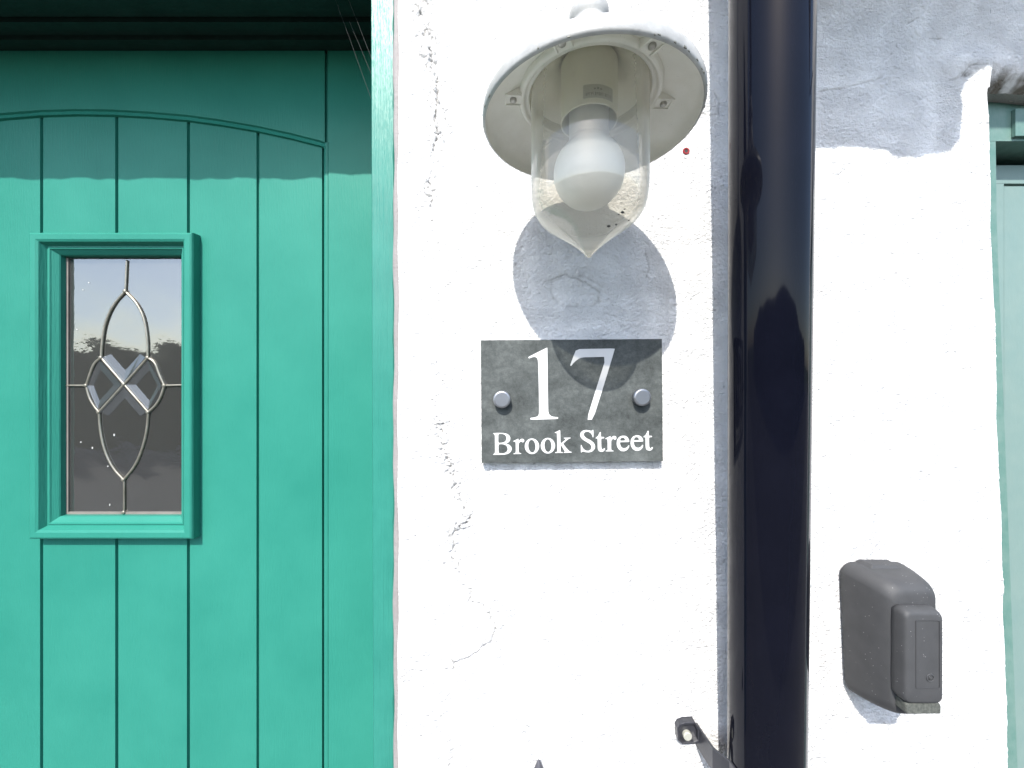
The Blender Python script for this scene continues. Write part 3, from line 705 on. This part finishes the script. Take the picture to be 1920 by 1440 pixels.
eh = [(1048,376),(1060,330),(1090,305),(1130,308),(1158,335),(1166,373)]
sh = lambda p, a, b_: [(x + a, y + b_) for x, y in p]
YL = YS - 0.0003
nm = glyphs([one, seven], 970, 640, 9)
sign.add('number', fill(nm, YL, YS + 0.0006), M['letter'])
ol = [Bo, Bu, Bl, ra, ell(989, 440, 162, 176, 0), ell(987, 438, 80, 143, -5), ell(1347, 428, 161, 176, 0), ell(1349, 426, 78, 143, -3), ka]
ol2 = [Sa, ta, rb, ea, eh, sh(ea, 312, -10), sh(eh, 312, -10), sh(ta, 1076, -27)]
sign.add('street_name', fill(glyphs(ol, 915, 800, 12) + glyphs(ol2, 1075, 795, 12), YL, YS + 0.0006), M['letter'])
for (cx, cy) in ((941, 749), (1205, 745)):
    x, z = sp(cx, cy, -0.018)
    sign.add('screw_cap', disc_y(x, z, -0.0185, YS - 0.0002, 0.0092, 48, 0.0012), M['capmetal'], smooth=False)

# ---------------------------------------------------------------- drainpipe
pt, pb = Vector((0.2325, -0.0787, 0.345)), Vector((0.2505, -0.0445, -0.379))
pd = (pt - pb) / (pt.z - pb.z)
at_z = lambda z: pb + pd * (z - pb.z)
ptop, pbot = at_z(1.0), at_z(-1.45)
pipe = Thing('drainpipe', tuple(pbot), 'glossy black downpipe running up the white wall', 'drainpipe')
PRr = 0.0333
def pipe_mesh(r, z0, z1, n=96):
    v, f = [], []
    zs_ = np.linspace(z0, z1, 40)
    for z in zs_:
        c = at_z(z)
        for k in range(n):
            a_ = 2 * math.pi * k / n; v.append((c.x + r * math.cos(a_), c.y + r * math.sin(a_), z))
    for i in range(39):
        for k in range(n):
            l = (k + 1) % n; f.append((i * n + k, i * n + l, (i + 1) * n + l, (i + 1) * n + k))
    return v, f
pipe.add('pipe', pipe_mesh(PRr, -1.45, 1.0), M['pipe'], smooth=True)
# clip with hollow ear
zt_, zb_ = -0.373, -0.3975
cc = at_z(-0.385)
wrap = [(0.2020, -0.0005), (0.2035, -0.015), (0.2056, -0.030), (0.2105, -0.038)]
wrap += [(cc.x + (PRr + 0.0025) * math.cos(rad(a_)), cc.y + (PRr + 0.0025) * math.sin(rad(a_))) for a_ in range(180, 361, 10)]
wrap += [(2 * cc.x - q[0], q[1]) for q in wrap[3::-1]]
def strap(path, z0, z1, th):
    v, f = [], []; n = len(path)
    for i, (x, y) in enumerate(path):
        a_, b_ = path[max(i - 1, 0)], path[min(i + 1, n - 1)]; t = Vector((b_[0] - a_[0], b_[1] - a_[1])).normalized(); nn = Vector((t.y, -t.x)) * th
        for (zz, s_) in ((z0, 0), (z1, 0), (z1, 1), (z0, 1)): v.append((x + nn.x * s_ * -1, y + nn.y * s_ * -1, zz))
    for i in range(n - 1):
        for k in range(4): l = (k + 1) % 4; f.append((i * 4 + k, i * 4 + l, (i + 1) * 4 + l, (i + 1) * 4 + k))
    f += [(0, 1, 2, 3), tuple((n - 1) * 4 + k for k in range(4))]; return v, f
def ear(mir=False):
    oc = [sp(q[0], q[1], -0.007) for q in ((1284, 1354.5), (1303, 1353.5), (1314, 1372), (1313, 1392), (1300, 1394.5), (1279, 1395), (1271, 1388), (1269.5, 1366), (1274, 1358))]
    ic = [sp(q[0], q[1], -0.007) for q in ((1285, 1358.5), (1302, 1357.5), (1309, 1371), (1309, 1388), (1300, 1391), (1281, 1391.5), (1275, 1385), (1273.5, 1368), (1278, 1361))]
    g = join(fill([oc, ic], -0.0075, 0.0), fill([oc], -0.0018, 0.0005))
    if mir: g = ([(2 * cc.x - x, y, z) for x, y, z in g[0]], g[1])
    return g
clip = pipe.add('bracket', join(ear(), ear(True), strap(wrap, zb_, zt_, 0.0022)), M['clip'], bevel=0.0005)
x, z = sp(1289.5, 1381, -0.005)
s_ = pipe.add('screw', disc_y(x, z, -0.0058, 0, 0.0048, 28, 0.0012), paint('galvanised_screw', (0.42, 0.42, 0.36), (0.56, 0.56, 0.5), 0.5, gs=900, metal=0.3), clip)
pipe.add('screw', disc_y(2 * cc.x - x, z, -0.0058, 0, 0.0048, 28, 0.0012), s_.data.materials[0], clip)

# ---------------------------------------------------------------- key safe
ks = Thing('key_safe', (0.394, 0, -0.335), 'grey rubber covered key safe fixed low on white wall right of pipe', 'key safe')
def ksec(x0, x1, z0, z1, rt, rb_, n=8, taper=0.0):
    p = []
    for (cx, cz, a0, r_) in ((x1 - rt, z1 - rt, 0, rt), (x0 + rt, z1 - rt, 90, rt), (x0 + rb_ + taper, z0 + rb_, 180, rb_), (x1 - rb_ - taper, z0 + rb_, 270, rb_)):
        for k in range(n + 1):
            a_ = rad(a0 + 90 * k / n); p.append((cx + r_ * math.cos(a_), cz + r_ * math.sin(a_)))
    return p
secs = [(0.001, ksec(0.3585, 0.4300, -0.3360, -0.1935, 0.012, 0.012, taper=0.005)), (-0.006, ksec(0.3583, 0.4305, -0.3362, -0.1933, 0.013, 0.013, taper=0.005)), (-0.018, ksec(0.3605, 0.4290, -0.3355, -0.1938, 0.014, 0.015, taper=0.005)),
        (-0.030, ksec(0.3640, 0.4265, -0.3330, -0.1950, 0.015, 0.016, taper=0.004)), (-0.038, ksec(0.3670, 0.4240, -0.3300, -0.1965, 0.015, 0.016, taper=0.003)), (-0.043, ksec(0.3700, 0.4205, -0.3275, -0.1990, 0.014, 0.015, taper=0.002)),
        (-0.0465, ksec(0.3735, 0.4165, -0.3240, -0.2030, 0.012, 0.012)), (-0.0485, ksec(0.3775, 0.4125, -0.3200, -0.2075, 0.010, 0.010))]
body = ks.add('rubber_body', loft(secs), M['rubber'], smooth=True)
md = body.modifiers.new('sub', 'SUBSURF'); md.levels = 2; md.render_levels = 2
def keep_edges(o): pass
csec = [(-0.040, rrect(0.3720, 0.4110, -0.3050, -0.2140, 0.007)), (-0.052, rrect(0.3723, 0.4107, -0.3048, -0.2143, 0.007)), (-0.0575, rrect(0.3728, 0.4100, -0.3040, -0.2160, 0.0065)), (-0.0595, rrect(0.3742, 0.4088, -0.3030, -0.2178, 0.006)), (-0.0603, rrect(0.3760, 0.4070, -0.3012, -0.2198, 0.005))]
cov = ks.add('dial_cover', loft(csec), M['rubber'], smooth=True)
cov.modifiers.new('sub', 'SUBSURF').render_levels = 1
ipx = lambda px, py, y=-0.0603: sp(px, py, y)
a, b_ = ipx(1717, 1291), ipx(1762, 1163)
a = (a[0], a[1]); b_ = (b_[0], b_[1])
rp = rrect(a[0], b_[0], a[1], b_[1], 0.0016)
rp_in = rrect(a[0] + 0.0004, b_[0] - 0.0004, a[1] + 0.0004, b_[1] - 0.0004, 0.0013)
ks.add('panel_rim', fill([rp, rp_in], -0.0607, -0.0600), M['rubber'], cov)
ex_, ez_ = ipx(1744, 1271)
em = [tube([(ex_ + 0.0034 * math.cos(t), -0.0604, ez_ + 0.0034 * math.sin(t)) for t in [2 * math.pi * k / 32 for k in range(33)]], 0.0005, 6)]
R_ = lambda pts: em.append(tube([(ex_ + a_ * 0.001, -0.0604, ez_ + b_ * 0.001) for a_, b_ in pts], 0.00042, 6))
R_([(-0.9, -1.8), (-0.9, 1.8), (0.5, 1.8), (1.1, 1.2), (1.0, 0.4), (0.3, 0.1), (-0.8, 0.1)]); R_([(0.1, 0.1), (1.2, -1.8)])
ks.add('emblem', join(*em), M['rubber'], cov, True)
ks.add('lower_flap', loft([(-0.044, rrect(0.3760, 0.4110, -0.3160, -0.3046, 0.002)), (-0.0565, rrect(0.3762, 0.4096, -0.3152, -0.3052, 0.002)), (-0.0575, rrect(0.3768, 0.4090, -0.3146, -0.3056, 0.0018))]), M['rubber_dusty'], smooth=False)
tb = [(0.372, 0.418), (0.377, 0.413)]
tv = [(0.374, -0.004, -0.1935), (0.412, -0.004, -0.1935), (0.408, -0.006, -0.1905), (0.378, -0.006, -0.1905), (0.376, -0.021, -0.1955), (0.412, -0.021, -0.1955), (0.407, -0.018, -0.1912), (0.381, -0.018, -0.1912)]
ks.add('pull_tab', (tv, [(0, 1, 2, 3), (4, 7, 6, 5), (0, 4, 5, 1), (3, 2, 6, 7), (0, 3, 7, 4), (1, 5, 6, 2)]), M['rubber'], bevel=0.0008)

# ---------------------------------------------------------------- small details on the wall
x, z = sp(1286, 284, 0)
plug = Thing('wall_plug', (x, 0, z), 'tiny red plastic wall plug in white plaster right of the lantern', 'wall plug')
plug.add('collar', lathe([(0.0018, 0), (0.0022, 0.0006), (0.0034, 0.0007), (0.0038, 0.0)], 0, 0, 24), M['red'])
o = plug.o.children[0] if plug.o.children else None
co = [c_ for c_ in COL.objects if c_.parent == plug.o][0]
for vv in co.data.vertices:
    X_, Y_, Z_ = vv.co.x + x, vv.co.y, vv.co.z + z
    vv.co = (X_, -0.0008 - Z_, Y_)
plug.add('hole', disc_y(x, z, -0.0009, 0.001, 0.0020, 20), M['dark'])  # solid dark disc, the shade inside the plug given as colour
x, z = sp(1010, 1422, -0.006)
tip = Thing('dark_point', (x, -0.006, z - 0.03), 'small dark iron point rising at the bottom edge below the plaque', 'iron point')  # plain dark cone at the bottom edge
tip.add('point', lathe([(0.0002, z), (0.0016, z - 0.002), (0.0036, z - 0.007), (0.006, z - 0.013), (0.007, z - 0.03), (0.0001, z - 0.0302)], x, -0.0068, 20), M['dull'], smooth=True)

# cobweb strands
web = []
for (a, b_, ya, yb_) in (((622, -20), (696, 185), 0.12, 0.02), ((655, 40), (697, 140), 0.10, 0.02), ((650, -10), (697, 110), 0.12, 0.02)):
    A, B = Vector(P(*a, ya)), Vector(P(*b_, yb_)); mid = (A + B) / 2 + Vector((0.001, 0, -0.002)); web.append(tube([A, (A + mid) / 2 + Vector((0, 0, -0.0006)), mid, (B + mid) / 2 + Vector((0, 0, -0.0006)), B], 0.00016, 5))
wo_ = mesh_obj('cobweb', *join(*web), M['web'], None, (-0.16, 0.02, 0.3)); tag(wo_, 'fine cobweb strands hanging in the dark corner beside the green post', 'cobweb')

# ---------------------------------------------------------------- turquoise door
YF, YL2 = 0.024, 0.0524
fx = lambda px, y: (px - 960) * (D + y) / F
fz = lambda py, y: (720 - py) * (D + y) / F
td = Thing('turquoise_door', (0.95, 0.05, -1.5), 'pale turquoise painted door in the right hand opening', 'door')
zh = fz(265, YF)
fj = []
pts = [(z, np.interp(z, [-1.5, fz(1440, YF), fz(420, YF), fz(270, YF)], [fx(1911, YF), fx(1908, YF), fx(1869, YF), fx(1867, YF)])) for z in np.linspace(-1.5, zh, 40)]
v, f = [], []
for z, xj in pts: v += [(0.515, YF, z), (xj, YF, z), (xj + 0.0006, YF + 0.0008, z), (xj + 0.0006, 0.075, z)]
for i in range(39):
    for k in range(3): f.append((i * 4 + k, i * 4 + k + 1, (i + 1) * 4 + k + 1, (i + 1) * 4 + k))
hb = box(0.515, 1.42, YF, 0.075, zh + 0.0003, 0.36)
blk = box(fx(1904, YF - 0.004), 1.42, YF - 0.004, YF - 0.0003, zh + 0.004, 0.318)
td.add('frame', join((v, f), hb, blk), M['turq_frame'], label='worn turquoise surround of the pale door')
ztl = fz(310, YL2)
pan = (fx(1878, YL2 + 0.003), fz(349, YL2))
lv = join(box(0.52, 1.42, YL2, 0.09, fz(344, YL2), ztl), box(0.52, pan[0] - 0.001, YL2, 0.09, -1.49, fz(344, YL2) - 0.0003), box(pan[0], 1.42, YL2 + 0.0006, 0.09, -1.49, pan[1]), box(pan[0] - 0.001, 1.42, YL2 + 0.004, 0.09, pan[1] + 0.0002, fz(344, YL2) - 0.0004))
td.add('leaf', lv, M['turq'])
td.add('head_gap_shade', box(0.52, 1.42, 0.080, 0.09, ztl + 0.0005, 0.355), M['green_shaded'])  # dark sheet standing for the shade in the gap above the leaf

# ---------------------------------------------------------------- canopy over the turquoise door (added out of view, cut to throw the shaped shade)
YC = -0.20
so_px = [(1465,262),(1540,266),(1566,267),(1569,263),(1600,264),(1660,271),(1672,283),(1692,286),(1696,284),(1722,287),(1733,280),(1755,279),(1780,271),(1797,250),(1800,215),(1802,190),(1798,168),(1806,148),(1822,133),(1845,122),(1857,121),(1860,160),(2400,160),(2400,-60),(1465,-60)]
ol_ = [((px - 960) * D / F + TX * YC, (720 - py) * D / F - TY * YC) for px, py in so_px]
can = Thing('door_shade_caster', (0.8, 0, 0.8), 'unseen dark board on rods, added and cut to throw shade on the wall', 'shade_caster')
can.add('shade_board', fill([ol_], YC - 0.006, YC + 0.006), M['timber'])
zt2 = (720 + 60) * D / F - TY * YC
can.add('caster_rod', tube([(0.62, YC, zt2 - 0.01), (0.62, 0.002, zt2 + 0.05)], 0.006, 12), M['dull'])
can.add('caster_rod', tube([(1.0, YC, zt2 - 0.01), (1.0, 0.002, zt2 + 0.05)], 0.006, 12), M['dull'])

# ---------------------------------------------------------------- rooms behind, street in front
rm = [box(-2.6, 2.8, 1.4, 1.45, -1.5, 2.6), box(-2.6, -2.55, 0.265, 1.395, -1.5, 2.6), box(2.75, 2.8, 0.265, 1.395, -1.5, 2.6), box(-2.6, 2.8, 0.265, 1.45, 2.605, 2.65)]
ro = mesh_obj('room_walls', *join(*rm), M['room']); tag(ro, kind='structure')
def sheet(name, x0, x1, y0, y1, z, m_, n=1):
    o_ = mesh_obj(name, [(x0, y0, z), (x1, y0, z), (x1, y1, z), (x0, y1, z)], [(0, 1, 2, 3)], m_); return tag(o_, kind='structure')
sheet('ground', -400, 400, -400, 400, -1.64, M['grass'])
pv_ = mesh_obj('pavement', *box(-30, 30, -1.6, 1.6, -1.63, -1.5), M['paving']); tag(pv_, kind='structure')
sheet('road', -60, 60, -7.2, -1.601, -1.62, M['asphalt'])
pv_ = mesh_obj('far_pavement', *box(-30, 30, -8.0, -7.2, -1.63, -1.5), M['paving']); tag(pv_, kind='structure')
# hedge across the road
hv, hf = [], []
nx_, nz_ = 160, 24
rg = random.Random(5)
for j in range(nz_ + 1):
    for i in range(nx_ + 1):
        x = -26 + 52 * i / nx_; t = j / nz_
        top = 0.95 + 0.12 * math.sin(x * 0.35) + 0.05 * math.sin(x * 0.9 + 1) + rg.uniform(-.015, .015)
        a_ = t * math.pi
        z = -1.6 + (top + 1.6) * math.sin(a_) ** 0.5; y = -8.9 + 0.75 * math.cos(a_) + rg.uniform(-.04, .04)
        hv.append((x, y, z))
for j in range(nz_):
    for i in range(nx_): hf.append((j * (nx_ + 1) + i, j * (nx_ + 1) + i + 1, (j + 1) * (nx_ + 1) + i + 1, (j + 1) * (nx_ + 1) + i))
he = mesh_obj('hedge', hv, hf, M['leaves'], None, (0, -8.9, -1.6)); tag(he, 'long dark green hedge across the road, seen mirrored in the door glass', 'hedge')

for r_ in ROOTS: r_.location.z += CZ
